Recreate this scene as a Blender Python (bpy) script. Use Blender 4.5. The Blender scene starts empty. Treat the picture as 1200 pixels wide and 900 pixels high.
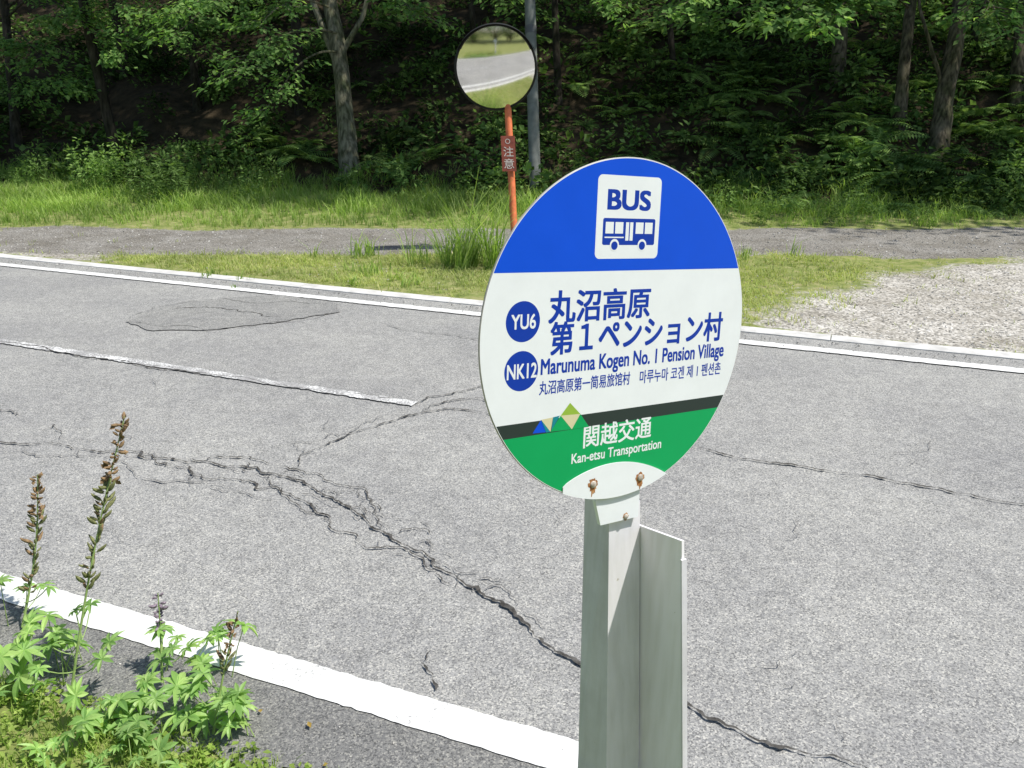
import bpy, math, numpy as np, random
from mathutils import Vector, Matrix, Quaternion
random.seed(7); rng=np.random.default_rng(11)
S=bpy.context.scene
S.view_settings.view_transform='Standard'; S.view_settings.look='None'; S.view_settings.exposure=0
COL=S.collection
F=960.0; P=math.radians(19.5); CH=2.2
C0=np.array([0,0,CH]); FW=np.array([0,math.cos(P),-math.sin(P)]); UP=np.array([0,math.sin(P),math.cos(P)]); RT=np.array([1.,0,0])
# ------------------------------------------------------------ helpers
def ray(px,py): return FW+RT*(px-600)/F+UP*(450-py)/F
def W(px,py,dep): return C0+ray(px,py)*dep
ES=np.array([.9269,-.3754]); ET=np.array([.3754,.9269])
def st(x,y): return x*ES[0]+y*ES[1], x*ET[0]+y*ET[1]
def xy(s,t): return s*ES[0]+t*ET[0], s*ES[1]+t*ET[1]
def sm(a,b,x):
    k=np.clip((x-a)/(b-a),0,1); return k*k*(3-2*k)
_ph=rng.uniform(0,6.28,(40,2)); _di=rng.uniform(0,6.28,40)
def noise(x,y,sc=1.0,o=0,n=8):
    r=0; 
    for i in range(n):
        k=(o+i)%40; f=sc*(1+.37*i)
        r=r+np.sin(f*(x*math.cos(_di[k])+y*math.sin(_di[k]))+_ph[k,0]+1.3*np.sin(f*.7*(y*math.cos(_di[k])-x*math.sin(_di[k]))+_ph[k,1]))
    return r/n*1.6
def hillY(x):
    return np.maximum(17.3-.2*x+.5*noise(x,x*0,.5,3), (12.5-.3754*x)/.9269)
def height(x,y):
    x=np.asarray(x,float); y=np.asarray(y,float)
    s,t=st(x,y)
    h=.014*sm(8.15,8.4,t)
    h=h+.5*(1-sm(-.2,1.5,t))
    d=y-hillY(x)
    h=h+.035*np.clip(y-14.2,0,8)+.03*noise(x,y,1.2)*sm(9,11,t)
    dd=np.clip(d,0,42)
    h=h+.50*(np.sqrt(dd*dd+1.0)-1.0)+.25*noise(x,y,.8,9)*sm(0,3,d)
    return h
def hit(px,py,zo=0.0):
    d=ray(px,py)
    ts=np.linspace(1,60,6000); p=C0[None]+d[None]*ts[:,None]
    b=p[:,2]<height(p[:,0],p[:,1])+zo
    i=np.argmax(b) if b.any() else 5999
    return p[i],ts[i]
def ground(px,py,z=0.0):
    d=ray(px,py); t=(z-CH)/d[2]; return C0+d*t
def link(o,parent=None):
    COL.objects.link(o)
    if parent is not None: o.parent=parent
    return o
def empty(name,loc=(0,0,0),parent=None):
    e=bpy.data.objects.new(name,None); e.location=loc; e.empty_display_size=.2
    return link(e,parent)
class MB:
    def __init__(s): s.v=[];s.f=[];s.m=[];s.n=0;s.sm=[]
    def add(s,v,f,m=0,smooth=False):
        v=np.asarray(v,float).reshape(-1,3); f=np.asarray(f,int).reshape(-1,4)
        s.v.append(v); s.f.append(f+s.n); s.m.append(np.full(len(f),m)); s.sm.append(np.full(len(f),smooth)); s.n+=len(v)
    def arr(s): return np.concatenate(s.v),np.concatenate(s.f),np.concatenate(s.m),np.concatenate(s.sm)
    def mesh(s,name,mats):
        v,f,m,smo=s.arr(); me=bpy.data.meshes.new(name)
        me.vertices.add(len(v)); me.vertices.foreach_set('co',v.astype(np.float32).ravel())
        me.loops.add(len(f)*4); me.polygons.add(len(f))
        me.polygons.foreach_set('loop_start',np.arange(len(f),dtype=np.int32)*4)
        me.loops.foreach_set('vertex_index',f.astype(np.int32).ravel())
        for mt in mats: me.materials.append(mt)
        me.polygons.foreach_set('material_index',m.astype(np.int32))
        me.polygons.foreach_set('use_smooth',smo)
        me.update(calc_edges=True); return me
    def obj(s,name,mats,parent=None):
        return link(bpy.data.objects.new(name,s.mesh(name,mats)),parent)
def pyobj(name,v,f,mats,parent=None,smooth=False):
    me=bpy.data.meshes.new(name); me.from_pydata([tuple(map(float,a)) for a in v],[],[tuple(a) for a in f])
    for m in mats: me.materials.append(m)
    if smooth:
        for p_ in me.polygons: p_.use_smooth=True
    me.update(); return link(bpy.data.objects.new(name,me),parent)
def tube(pts,rad,n=8,wob=0.0):
    pts=np.asarray(pts,float); k=len(pts); rad=np.broadcast_to(np.asarray(rad,float),(k,))
    T=np.gradient(pts,axis=0); T/=np.linalg.norm(T,axis=1)[:,None]+1e-9
    ref=np.array([0,0,1.]) if abs(T[0,2])<.8 else np.array([1.,0,0])
    A=np.cross(T,ref); A/=np.linalg.norm(A,axis=1)[:,None]+1e-9; Bb=np.cross(T,A)
    an=np.linspace(0,2*np.pi,n,endpoint=False)
    r=rad[:,None]*(1+wob*rng.normal(size=(k,n)))
    v=pts[:,None]+A[:,None]*(np.cos(an)[None,:,None]*r[...,None])+Bb[:,None]*(np.sin(an)[None,:,None]*r[...,None])
    i,j=np.meshgrid(np.arange(k-1),np.arange(n),indexing='ij'); j2=(j+1)%n
    f=np.stack([i*n+j,i*n+j2,(i+1)*n+j2,(i+1)*n+j],-1).reshape(-1,4)
    return v.reshape(-1,3),f
def norm(a): return a/(np.linalg.norm(a,axis=-1,keepdims=True)+1e-9)
def leafs(c,tip,nrm,L,Wd,fold=.15):
    """one folded 4-gon per leaf. c base points, tip direction, nrm normals"""
    tip=norm(tip); sd=norm(np.cross(nrm,tip)); nn=np.cross(tip,sd)
    L=np.broadcast_to(L,(len(c),))[:,None]; Wd=np.broadcast_to(Wd,(len(c),))[:,None]
    a=c; b=c+tip*L*.5+sd*Wd+nn*fold*Wd; d=c+tip*L-nn*L*.08; e=c+tip*L*.5-sd*Wd+nn*fold*Wd
    v=np.stack([a,b,d,e],1).reshape(-1,3); f=np.arange(len(c)*4).reshape(-1,4)
    return v,f
def rz(a):
    c,s=np.cos(a),np.sin(a); z=np.zeros_like(c); o=np.ones_like(c)
    return np.stack([np.stack([c,-s,z],-1),np.stack([s,c,z],-1),np.stack([z,z,o],-1)],-2)
def scatter(mb,proto,pos,scale,mat=None,tilt=.0,ang=None):
    v,f,m,smo=proto
    N=len(pos); a=rng.uniform(0,6.283,N) if ang is None else ang
    R=rz(a)
    if tilt>0:
        tx=rng.normal(0,tilt,N); ty=rng.normal(0,tilt,N)
        T=np.tile(np.eye(3),(N,1,1)); T[:,0,2]=tx;T[:,2,0]=-tx;T[:,1,2]=ty;T[:,2,1]=-ty
        R=T@R
    scale=np.asarray(scale,float); 
    if scale.ndim==1: scale=scale[:,None]
    vv=np.einsum('nij,nkj->nki',R,v[None]*scale[:,None,:])+pos[:,None]
    ff=f[None]+(np.arange(N)*len(v))[:,None,None]
    mb.v.append(vv.reshape(-1,3)); mb.f.append(ff.reshape(-1,4)+mb.n); mb.m.append(np.tile(m if mat is None else np.full(len(f),mat),N)); mb.sm.append(np.tile(smo,N)); mb.n+=N*len(v)
# ------------------------------------------------------------ materials
def newmat(name,rough=.6,spec=.3):
    m=bpy.data.materials.new(name); m.use_nodes=True; nt=m.node_tree; b=nt.nodes['Principled BSDF']
    b.inputs['Roughness'].default_value=rough; b.inputs['Specular IOR Level'].default_value=spec
    return m,nt,b
def N(nt,t,**k):
    n=nt.nodes.new(t)
    for a,v in k.items(): setattr(n,a,v)
    return n
def ramp(nt,src,stops):
    r=N(nt,'ShaderNodeValToRGB'); e=r.color_ramp.elements
    while len(e)<len(stops): e.new(.5)
    for i,(p_,c) in enumerate(stops):
        e[i].position=p_; e[i].color=(*c,1) if len(c)==3 else c
    nt.links.new(src,r.inputs[0]); return r.outputs[0]
def tex(nt,kind='Noise',sc=5,det=4,rough=.55,out=None,**k):
    co=N(nt,'ShaderNodeNewGeometry').outputs['Position']
    t=N(nt,'ShaderNodeTex'+kind,**k); t.inputs['Scale'].default_value=sc
    if kind=='Noise': t.inputs['Detail'].default_value=det; t.inputs['Roughness'].default_value=rough
    nt.links.new(co,t.inputs['Vector']); return t.outputs[out or ('Fac' if kind=='Noise' else 'Distance')]
def mixc(nt,fac,a,b,mode='MIX'):
    m=N(nt,'ShaderNodeMix',data_type='RGBA',blend_type=mode)
    for sock,val in ((m.inputs[0],fac),(m.inputs[6],a),(m.inputs[7],b)):
        if isinstance(val,(int,float)): sock.default_value=val
        elif isinstance(val,tuple): sock.default_value=(*val,1) if len(val)==3 else val
        else: nt.links.new(val,sock)
    return m.outputs[2]
def bump(nt,b,src,st_=.3,dist=.01):
    n=N(nt,'ShaderNodeBump'); n.inputs['Strength'].default_value=st_; n.inputs['Distance'].default_value=dist
    nt.links.new(src,n.inputs['Height']); nt.links.new(n.outputs[0],b.inputs['Normal'])
def flat(name,c,rough=.5,spec=.4,var=.12,sc=8):
    m,nt,b=newmat(name,rough,spec)
    f=tex(nt,'Noise',sc,3)
    col=ramp(nt,f,[(.3,tuple(x*(1-var) for x in c)),(.7,tuple(min(1,x*(1+var)) for x in c))])
    nt.links.new(col,b.inputs['Base Color']); return m
def leafmat(name,stops,trans=.35,big=.35,dark=.55,gloss=False):
    m,nt,b=newmat(name,.45,.4)
    g=N(nt,'ShaderNodeNewGeometry').outputs['Random Per Island']
    col=ramp(nt,g,stops)
    nz=tex(nt,'Noise',big,1)
    k=ramp(nt,nz,[(.35,(dark,)*3),(.65,(1.15,1.12,1.0))])
    col=mixc(nt,1.0,col,k,'MULTIPLY')
    if gloss: nt.links.new(col,b.inputs['Base Color']); sh=b.outputs[0]
    else:
        nt.nodes.remove(b); df=N(nt,'ShaderNodeBsdfDiffuse'); nt.links.new(col,df.inputs['Color']); sh=df.outputs[0]
    tr=N(nt,'ShaderNodeBsdfTranslucent'); c2=mixc(nt,1.0,col,(1.25,1.35,.7),'MULTIPLY'); nt.links.new(c2,tr.inputs['Color'])
    mx=N(nt,'ShaderNodeMixShader'); mx.inputs[0].default_value=trans
    nt.links.new(sh,mx.inputs[1]); nt.links.new(tr.outputs[0],mx.inputs[2])
    nt.links.new(mx.outputs[0],nt.nodes['Material Output'].inputs['Surface']); return m
# asphalt
def asphalt(name,base):
    m,nt,b=newmat(name,.8,.2)
    v=tex(nt,'Voronoi',165,out='Color'); sep=N(nt,'ShaderNodeSeparateColor'); nt.links.new(v,sep.inputs[0])
    agg=ramp(nt,sep.outputs[0],[(.0,(base*.46,)*3),(.35,(base*.88,)*3),(.8,(base*1.18,base*1.165,base*1.12)),(1,(base*1.7,base*1.66,base*1.54))])
    fine=ramp(nt,tex(nt,'Noise',420,1,.6),[(.3,(.70,)*3),(.7,(1.25,)*3)])
    c=mixc(nt,1,agg,fine,'MULTIPLY')
    big=ramp(nt,tex(nt,'Noise',.75,4,.65),[(.3,(.82,.82,.815)),(.7,(1.1,1.095,1.05))])
    c=mixc(nt,1,c,big,'MULTIPLY')
    mid=ramp(nt,tex(nt,'Noise',9,3,.7),[(.3,(.86,)*3),(.7,(1.09,)*3)])
    c=mixc(nt,1,c,mid,'MULTIPLY')
    nt.links.new(c,b.inputs['Base Color']); bump(nt,b,sep.outputs[0],.3,.003); return m
M_road=asphalt('asphalt_worn',.335); M_shoulder=asphalt('asphalt_shoulder',.21); M_patch=asphalt('asphalt_patch',.28)
m,nt,b=newmat('crack_dark',.95,.05); c=ramp(nt,tex(nt,'Noise',40,2),[(.3,(.045,.042,.038)),(.7,(.13,.125,.115))]); nt.links.new(c,b.inputs['Base Color']); M_crack=m
m,nt,b=newmat('crack_fine',.95,.05); c=ramp(nt,tex(nt,'Noise',60,2),[(.3,(.13,.127,.12)),(.7,(.23,.225,.215))]); nt.links.new(c,b.inputs['Base Color']); M_crackf=m
def paint(name,wear):
    m,nt,b=newmat(name,.6,.3)
    n1=tex(nt,'Noise',70,4,.7); n2=tex(nt,'Noise',3.0,3)
    ad=N(nt,'ShaderNodeMath',operation='MULTIPLY_ADD'); nt.links.new(n2,ad.inputs[0]); ad.inputs[1].default_value=.7; nt.links.new(n1,ad.inputs[2])
    mask=ramp(nt,ad.outputs[0],[(wear-.05,(0,0,0)),(wear+.05,(1,1,1))])
    base=ramp(nt,tex(nt,'Noise',25,3),[(.3,(.66,.66,.63)),(.7,(.80,.80,.78))])
    v=tex(nt,'Voronoi',150,out='Color'); sep=N(nt,'ShaderNodeSeparateColor'); nt.links.new(v,sep.inputs[0])
    asp=ramp(nt,sep.outputs[0],[(0,(.20,)*3),(1,(.46,.45,.43))])
    c=mixc(nt,mask,asp,base); nt.links.new(c,b.inputs['Base Color']); bump(nt,b,sep.outputs[0],.2,.003); return m
M_line=paint('road_paint',.66); M_linew=paint('road_paint_worn',.88)
M_kerb=flat('kerb_concrete',(.60,.59,.56),.85,.2,.2,6)
# ground
m,nt,b=newmat('ground_soil_gravel',.95,.1)
def attr(nt,n): a=N(nt,'ShaderNodeAttribute',attribute_name=n); return a.outputs['Fac']
soil=ramp(nt,tex(nt,'Noise',6,5,.7),[(.3,(.12,.16,.045)),(.5,(.22,.25,.08)),(.7,(.38,.34,.18))])
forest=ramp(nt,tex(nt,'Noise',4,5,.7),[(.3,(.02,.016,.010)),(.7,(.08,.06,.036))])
vv_=tex(nt,'Voronoi',45,out='Color'); sep=N(nt,'ShaderNodeSeparateColor'); nt.links.new(vv_,sep.inputs[0])
grav=ramp(nt,sep.outputs[1],[(0,(.21,.20,.18)),(.5,(.41,.395,.36)),(1,(.64,.62,.58))])
gn=ramp(nt,tex(nt,'Noise',1.6,4,.65),[(.3,(.70,.67,.61)),(.7,(1.15,1.14,1.12))]); grav=mixc(nt,1,grav,gn,'MULTIPLY')
vp=tex(nt,'Voronoi',90,out='Color'); sp=N(nt,'ShaderNodeSeparateColor'); nt.links.new(vp,sp.inputs[0])
path=ramp(nt,sp.outputs[0],[(0,(.11,.105,.098)),(.6,(.25,.24,.22)),(1,(.42,.405,.38))]); path=mixc(nt,1,path,gn,'MULTIPLY')
def brk(a,w=.25):
    nz=tex(nt,'Noise',7,5,.7); s_=N(nt,'ShaderNodeMath',operation='MULTIPLY_ADD'); nt.links.new(nz,s_.inputs[0]); s_.inputs[1].default_value=1.0; nt.links.new(attr(nt,a),s_.inputs[2])
    return ramp(nt,s_.outputs[0],[(1.0-w*.5,(0,)*3),(1.0+w*.5,(1,)*3)])
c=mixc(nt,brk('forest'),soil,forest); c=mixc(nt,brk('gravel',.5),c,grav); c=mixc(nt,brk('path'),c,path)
nt.links.new(c,b.inputs['Base Color']); bump(nt,b,sep.outputs[1],.5,.02); M_ground=m
M_stone,nt,b=newmat('gravel_stone',.9,.15)
c=ramp(nt,N(nt,'ShaderNodeNewGeometry').outputs['Random Per Island'],[(0,(.22,.21,.19)),(.5,(.42,.405,.37)),(1,(.66,.64,.60))]); nt.links.new(c,b.inputs['Base Color'])
# foliage
G=lambda *a:[(i/(len(a)-1),c) for i,c in enumerate(a)]
M_grass=leafmat('grass_blades',G((.17,.30,.06),(.29,.44,.11),(.37,.52,.16),(.47,.56,.24)),.4,.5,.72)
M_dry=leafmat('grass_dry_short',G((.32,.42,.12),(.46,.54,.19),(.60,.58,.30),(.38,.50,.15)),.35,.8,.78)
M_canopy=leafmat('canopy_leaves',G((.06,.12,.033),(.10,.18,.05),(.14,.24,.07)),.3,.4,.6)
M_spray=leafmat('branch_leaves',G((.13,.26,.08),(.21,.38,.12),(.34,.50,.18)),.5,.9,.6)
M_under=leafmat('undergrowth_leaves',G((.05,.10,.03),(.09,.17,.05),(.16,.28,.085),(.28,.42,.15)),.3,.55,.3)
M_fern=leafmat('fern_fronds',G((.16,.28,.08),(.24,.39,.12),(.34,.50,.18)),.4,.6,.55)
M_lup=leafmat('lupine_leaves',G((.19,.36,.10),(.30,.50,.15),(.44,.62,.22)),.38,6,.8,True)
M_cover=leafmat('ground_cover',G((.20,.33,.06),(.33,.46,.11),(.44,.54,.18)),.35,4,.7)
M_stem=flat('plant_stem_green',(.27,.38,.12),.6,.3,.25,40)
M_podg=flat('seed_pod_olive',(.19,.20,.085),.7,.2,.5,90)
M_podb=flat('seed_pod_brown',(.24,.16,.085),.8,.2,.45,90)
M_podp=flat('spent_flower_purple',(.24,.19,.23),.8,.2,.4,90)
def bark(name,a,b_):
    m,nt,b=newmat(name,.9,.15)
    co=N(nt,'ShaderNodeNewGeometry').outputs['Position']; mp=N(nt,'ShaderNodeMapping'); mp.inputs['Scale'].default_value=(1,1,.22); nt.links.new(co,mp.inputs[0])
    t=N(nt,'ShaderNodeTexNoise'); t.inputs['Scale'].default_value=16; t.inputs['Detail'].default_value=5; nt.links.new(mp.outputs[0],t.inputs['Vector'])
    t2=tex(nt,'Noise',3,3)
    c=mixc(nt,1,ramp(nt,t.outputs[0],[(.35,a),(.65,b_)]),ramp(nt,t2,[(.35,(.6,.7,.5)),(.6,(1.1,1.1,1.1))]),'MULTIPLY'); nt.links.new(c,b.inputs['Base Color']); bump(nt,b,t.outputs[0],.6,.03); return m
M_bark=bark('bark',(.045,.038,.026),(.17,.145,.10)); M_barkl=bark('bark_light',(.08,.075,.05),(.25,.235,.17)); M_barkd=bark('bark_dark',(.02,.016,.012),(.065,.055,.042))
# ------------------------------------------------------------ terrain
def path_mask(x,y):
    n=.18*noise(x,y*0,.7,5)
    a=sm(11.35,12.1,y+n+.02*x)*(1-sm(13.8,14.6,y+n*1.3-.01*x))
    return a
def lot_mask(x,y):
    s,t=st(x,y)
    ed=9.0+.60*(x-2.6)+.5*noise(x,y,1.1,12)
    return sm(1.6,3.4,x+.3*noise(x,y,1.5,2))*sm(-.9,1.4,ed-y)*sm(8.2,8.3,t)
def soilL(x,y): # bare dirt at left by the kerb
    s,t=st(x,y)
    return sm(5.0,6.4,-x)*(1-sm(12.0,12.6,y))*sm(8.2,8.3,t)
def axis(lo,hi,step,far):
    mid=np.arange(lo,hi+1e-6,step); g=[]; d=step
    c=hi
    while c<far: d*=1.28; c+=d; g.append(c)
    h=[]; d=step; c=lo
    while c>-far: d*=1.28; c-=d; h.append(c)
    return np.array(h[::-1]+list(mid)+g)
X=axis(-16,16,.13,400); Y=axis(0.5,24,.13,400)
gx,gy=np.meshgrid(X,Y,indexing='ij'); gz=height(gx,gy)-.002
ni,nj=gx.shape
i,j=np.meshgrid(np.arange(ni-1),np.arange(nj-1),indexing='ij')
f=np.stack([i*nj+j,(i+1)*nj+j,(i+1)*nj+j+1,i*nj+j+1],-1).reshape(-1,4)
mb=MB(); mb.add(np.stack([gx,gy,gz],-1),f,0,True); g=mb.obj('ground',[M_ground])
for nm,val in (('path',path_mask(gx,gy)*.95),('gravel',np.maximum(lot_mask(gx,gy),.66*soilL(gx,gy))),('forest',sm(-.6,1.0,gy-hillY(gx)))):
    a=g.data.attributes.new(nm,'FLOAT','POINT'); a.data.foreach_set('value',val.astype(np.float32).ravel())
# ------------------------------------------------------------ road
def strip(name,t0,t1,z,mat,s0=-160,s1=160,step=None,j0=0,j1=0,parent=None,jsc=9):
    ss=np.unique(np.concatenate([np.linspace(s0,s1,3),np.arange(max(s0,-16),min(s1,12),.03)])) if (j0 or j1) else np.array([s0,s1])
    tt0=t0+j0*(noise(ss,ss*0,jsc,1)+.6*rng.normal(size=len(ss))); tt1=t1+j1*(noise(ss,ss*0+3,jsc,7)+.6*rng.normal(size=len(ss)))
    a=np.stack([*xy(ss,tt0),np.full_like(ss,z)],-1); b_=np.stack([*xy(ss,tt1),np.full_like(ss,z)],-1)
    n=len(ss); v=np.concatenate([a,b_]); k=np.arange(n-1)
    m_=MB(); m_.add(v,np.stack([k,k+1,n+k+1,n+k],-1)); return m_.obj(name,[mat],parent)
road=strip('road',2.15,8.07,.006,M_road)
strip('road_shoulder',1.72,2.15,.006,M_shoulder,j0=.03)
rm=empty('road_markings')
strip('edge_line_near',2.10,2.262,.011,M_line,j0=.003,j1=.004,parent=rm,jsc=14)
strip('edge_line_far',7.58,7.72,.011,M_line,j0=.006,j1=.006,parent=rm,jsc=14)
cs=-2.83
for k in range(-8,8):
    a=cs-5+10*k; strip('centre_dash_%d'%(k+9),5.0,5.10,.011,M_linew,a,a+5,j0=.009,j1=.009,parent=rm,jsc=14)
# kerb : nearly flush concrete slabs with joints
mb=MB()
s_=-60.0
while s_<60:
    L=2.0; a,b2=s_+.004,s_+L-.004; t0,t1=8.01+random.uniform(-.006,.006),8.20
    z1=.016+random.uniform(-.002,.002)
    q=[(a,t0),(b2,t0),(b2,t1),(a,t1)]; bt=[(*xy(*p_),-.02) for p_ in q]
    q2=[(a,t0+.02),(b2,t0+.02),(b2,t1-.01),(a,t1-.01)]; md=[(*xy(*p_),z1-.006) for p_ in q]; tp=[(*xy(*p_),z1) for p_ in q2]
    v=bt+md+tp; fs=[]
    for l in (0,4):
        for k in range(4): fs.append((l+k,l+(k+1)%4,l+4+(k+1)%4,l+4+k))
    fs.append((8,9,10,11)); mb.add(v,fs); s_+=L
mb.obj('kerb',[M_kerb])
def gpoly(name,pxs,z,mat,jit=.0,parent=None):
    v=[]
    for i in range(len(pxs)):
        a=np.array(pxs[i]);b_=np.array(pxs[(i+1)%len(pxs)])
        for k in range(8):
            q=a+(b_-a)*k/8; w=ground(*q); v.append((w[0]+random.gauss(0,jit),w[1]+random.gauss(0,jit),z))
    return pyobj(name,v,[list(range(len(v)))],[mat],parent)
gpoly('asphalt_patch',[(148,378),(180,362),(262,350),(330,346),(392,356),(398,366),(330,378),(240,388),(175,388)],.0095,M_patch,.012,road)
# cracks
crk=MB()
def crack(pxs,w=.02,rough=.16,mat=0,lv=4,z=.0125):
    w=w*.8
    p=np.array([ground(*q)[:2] for q in pxs])
    for l in range(lv):
        mid=(p[1:]+p[:-1])/2; d=p[1:]-p[:-1]; n=np.stack([-d[:,1],d[:,0]],-1)
        mid=mid+n*np.clip(rng.normal(0,rough,len(mid)),-.3,.3)[:,None]
        q=np.empty((len(p)*2-1,2)); q[::2]=p; q[1::2]=mid; p=q
    ln=np.r_[0,np.cumsum(np.linalg.norm(np.diff(p,axis=0),axis=1))]; m_=max(12,int(ln[-1]/.012)); u=np.linspace(0,ln[-1],m_); p=np.stack([np.interp(u,ln,p[:,0]),np.interp(u,ln,p[:,1])],-1)
    T=norm(np.gradient(p,axis=0)); n=np.stack([-T[:,1],T[:,0]],-1)
    k=len(p); env=np.minimum(1,np.minimum(np.arange(k),k-1-np.arange(k))/(k*.08)+.15)
    def nz(): 
        r=rng.normal(size=k); return np.convolve(r,[.25,.5,.25],'same')
    gapm=np.convolve(rng.normal(size=k),np.ones(9)/3,'same')
    ww=w*.5*env*np.clip(1+.45*nz()+.35*gapm,.12,2.4)
    a=np.c_[p+n*(ww*np.clip(1+.6*nz(),.1,2))[:,None],np.full(k,z)]; b_=np.c_[p-n*(ww*np.clip(1+.6*nz(),.1,2))[:,None],np.full(k,z)]
    i=np.arange(k-1); crk.add(np.r_[a,b_],np.stack([i,i+1,k+i+1,k+i],-1),mat)
    return p
main=[(-40,512),(60,520),(150,530),(210,540),(260,548),(330,560),(372,578),(400,592),(425,606),(440,622),(470,640),(500,652),(522,672),(545,687),(572,702),(600,716),(625,745),(650,765),(690,784),(740,804),(805,828),(870,860),(940,885),(1020,905),(1060,925)]
crack(main,.0145,.1)
crack([(330,560),(352,535),(400,515),(450,497),(490,486),(530,480),(575,487),(640,500),(760,518),(820,526),(880,540),(960,552),(1040,564),(1120,580),(1260,604)],.013,.07)
crack([(-30,400),(60,412),(150,425),(250,440)],.013,.05)
crack([(488,474),(530,463),(560,455),(590,452)],.013,.12)
crack([(495,484),(520,472),(548,468),(590,470)],.009,.14)
crack([(505,765),(500,785),(506,800),(510,812)],.012,.14)
crack([(150,530),(200,548),(262,562),(300,575),(350,586),(385,606),(418,628),(455,642),(500,668),(530,690)],.009,.14)
crack([(210,540),(262,538),(330,548),(372,556),(410,572),(440,600),(446,622)],.008,.14)
crack([(372,578),(420,575),(435,586),(440,610)],.006,.16)
crack([(300,556),(330,580),(380,604),(400,618)],.006,.16)
crack([(545,687),(590,690),(605,716),(640,740)],.005,.16,1)
crack([(-10,525),(60,536),(150,545),(240,566),(330,590)],.006,.14,1)
crack([(352,535),(340,520),(385,510),(450,488)],.007,.16,1)
crack([(150,425),(250,440),(330,452),(420,463),(490,473)],.007,.08,1)
crack([(450,380),(520,392),(570,398)],.008,.1,1); crack([(180,368),(260,362),(330,372)],.011,.14,0)
crack([(150,378),(240,388),(330,378),(398,366)],.010,.1,1); crack([(148,376),(200,358),(262,350),(392,356)],.010,.1,1)
crack([(0,480),(12,482),(20,488)],.015,.2,1)
crack([(700,520),(735,560),(720,640),(745,720),(735,800)],.004,.1,1)
for k in range(50):
    i=rng.integers(1,13); a=np.array(main[i]); b_=np.array(main[i+1]); q=a+(b_-a)*rng.uniform()
    q=q+rng.normal(0,[16,7]); an=rng.uniform(0,.8)+(3.14 if rng.uniform()<.4 else 0)+(1.2 if rng.uniform()<.3 else 0); L=rng.uniform(12,50)
    e=q+np.array([math.cos(an)*L,math.sin(an)*L*.45]); mm=(q+e)/2+rng.normal(0,4,2)
    crack([q,mm,e],rng.uniform(.003,.0055),.15,1 if rng.uniform()<.8 else 0,3,.0135)
for k in range(40):
    q=np.array([rng.uniform(0,1150),rng.uniform(330,860)]); w_=ground(*q); s1,t1=st(w_[0],w_[1])
    if not 2.4<t1<7.5: continue
    an=rng.uniform(0,6.28); L=rng.uniform(15,70); e=q+np.array([math.cos(an)*L,math.sin(an)*L*.4])
    crack([q,(q+e)/2+rng.normal(0,5,2),e],rng.uniform(.002,.0035),.14,1,3,.0135)
crk.obj('road_cracks',[M_crack,M_crackf],road)
# ------------------------------------------------------------ proto meshes
def tuft(nb,h,w,spread,seed=0,curve=.5):
    r=np.random.default_rng(seed); m_=MB()
    for k in range(nb):
        a=r.uniform(0,6.28); b0=np.array([r.normal(0,spread),r.normal(0,spread),0]); d=np.array([math.cos(a),math.sin(a),0]); sd=np.array([-d[1],d[0],0])
        H=h*r.uniform(.5,1.1); cv=curve*H*r.uniform(.2,1.2); ww=w*r.uniform(.6,1.2)
        p=[b0,b0+np.array([0,0,H*.55])+d*cv*.3,b0+np.array([0,0,H])*r.uniform(.75,1)+d*cv]
        v=[p[0]-sd*ww,p[0]+sd*ww,p[1]+sd*ww*.8,p[1]-sd*ww*.8,p[2]+sd*ww*.12,p[2]-sd*ww*.12]
        m_.add(v,[(0,1,2,3),(3,2,4,5)])
    return m_.arr()
def pick(n,x0,x1,y0,y1,fn):
    x=rng.uniform(x0,x1,n); y=rng.uniform(y0,y1,n); k=rng.uniform(size=n)<fn(x,y); x=x[k];y=y[k]
    return np.stack([x,y,height(x,y)-.01],-1)
gb=MB()
dens=lambda x,y:(1-path_mask(x,y))*(1-sm(.3,1.8,y-hillY(x)))*sm(13.9,14.5,y)*(.55+.45*noise(x,y,1.2,20))
for k in range(4):
    P_=pick(5200,-15,15,13.8,21,dens); sc=rng.uniform(.5,1.3,len(P_))*(1+.5*np.clip(noise(P_[:,0],P_[:,1],.9,14),-.6,1))*(.4+.5*sm(14.2,16,P_[:,1]))
    scatter(gb,tuft(9,.30,.008,.07,k,.9),P_,sc,0,.12)
gb.obj('bank_grass',[M_grass])
vg=MB()
def dv(x,y):
    s,t=st(x,y); return (1-path_mask(x,y))*(1-lot_mask(x,y))**1.5*(1-soilL(x,y))*sm(8.18,8.5,t)*(1-sm(11.6,12.2,y))*np.clip(.55+.55*noise(x,y,1.4,22),0.05,1)*(1-.75*sm(3,6,x))
for k in range(4):
    P_=pick(7500,-8,8.5,7.4,12.3,dv); sc=rng.uniform(.4,1.3,len(P_))
    scatter(vg,tuft(8,.075,.0045,.05,10+k,.9),P_,sc,0,.1)
P_=pick(1500,-16,-4.5,10,15,lambda x,y:(st(x,y)[1]>8.25)*.25*(1-.8*path_mask(x,y))); scatter(vg,tuft(8,.08,.0045,.05,14,.7),P_,rng.uniform(.5,1.2,len(P_)),0,.1)
P_=pick(1800,2,9,7,12,lambda x,y:lot_mask(x,y)*.35*np.clip(.6+noise(x,y,2,3),0,1)); scatter(vg,tuft(7,.05,.004,.06,15,.8),P_,rng.uniform(.4,1.1,len(P_)),0,.1)
vg.obj('verge_grass',[M_dry])
tg=MB()
def tallat(px,py,n,r,h):
    w_,_=hit(px,py); p_=np.stack([w_[0]+rng.normal(0,r,n),w_[1]+rng.normal(0,r*.5,n)],-1); P_=np.c_[p_,height(p_[:,0],p_[:,1])]
    scatter(tg,tuft(12,h,.008,.05,int(px),.75),P_,rng.uniform(.4,1.15,n),0,.18)
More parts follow.
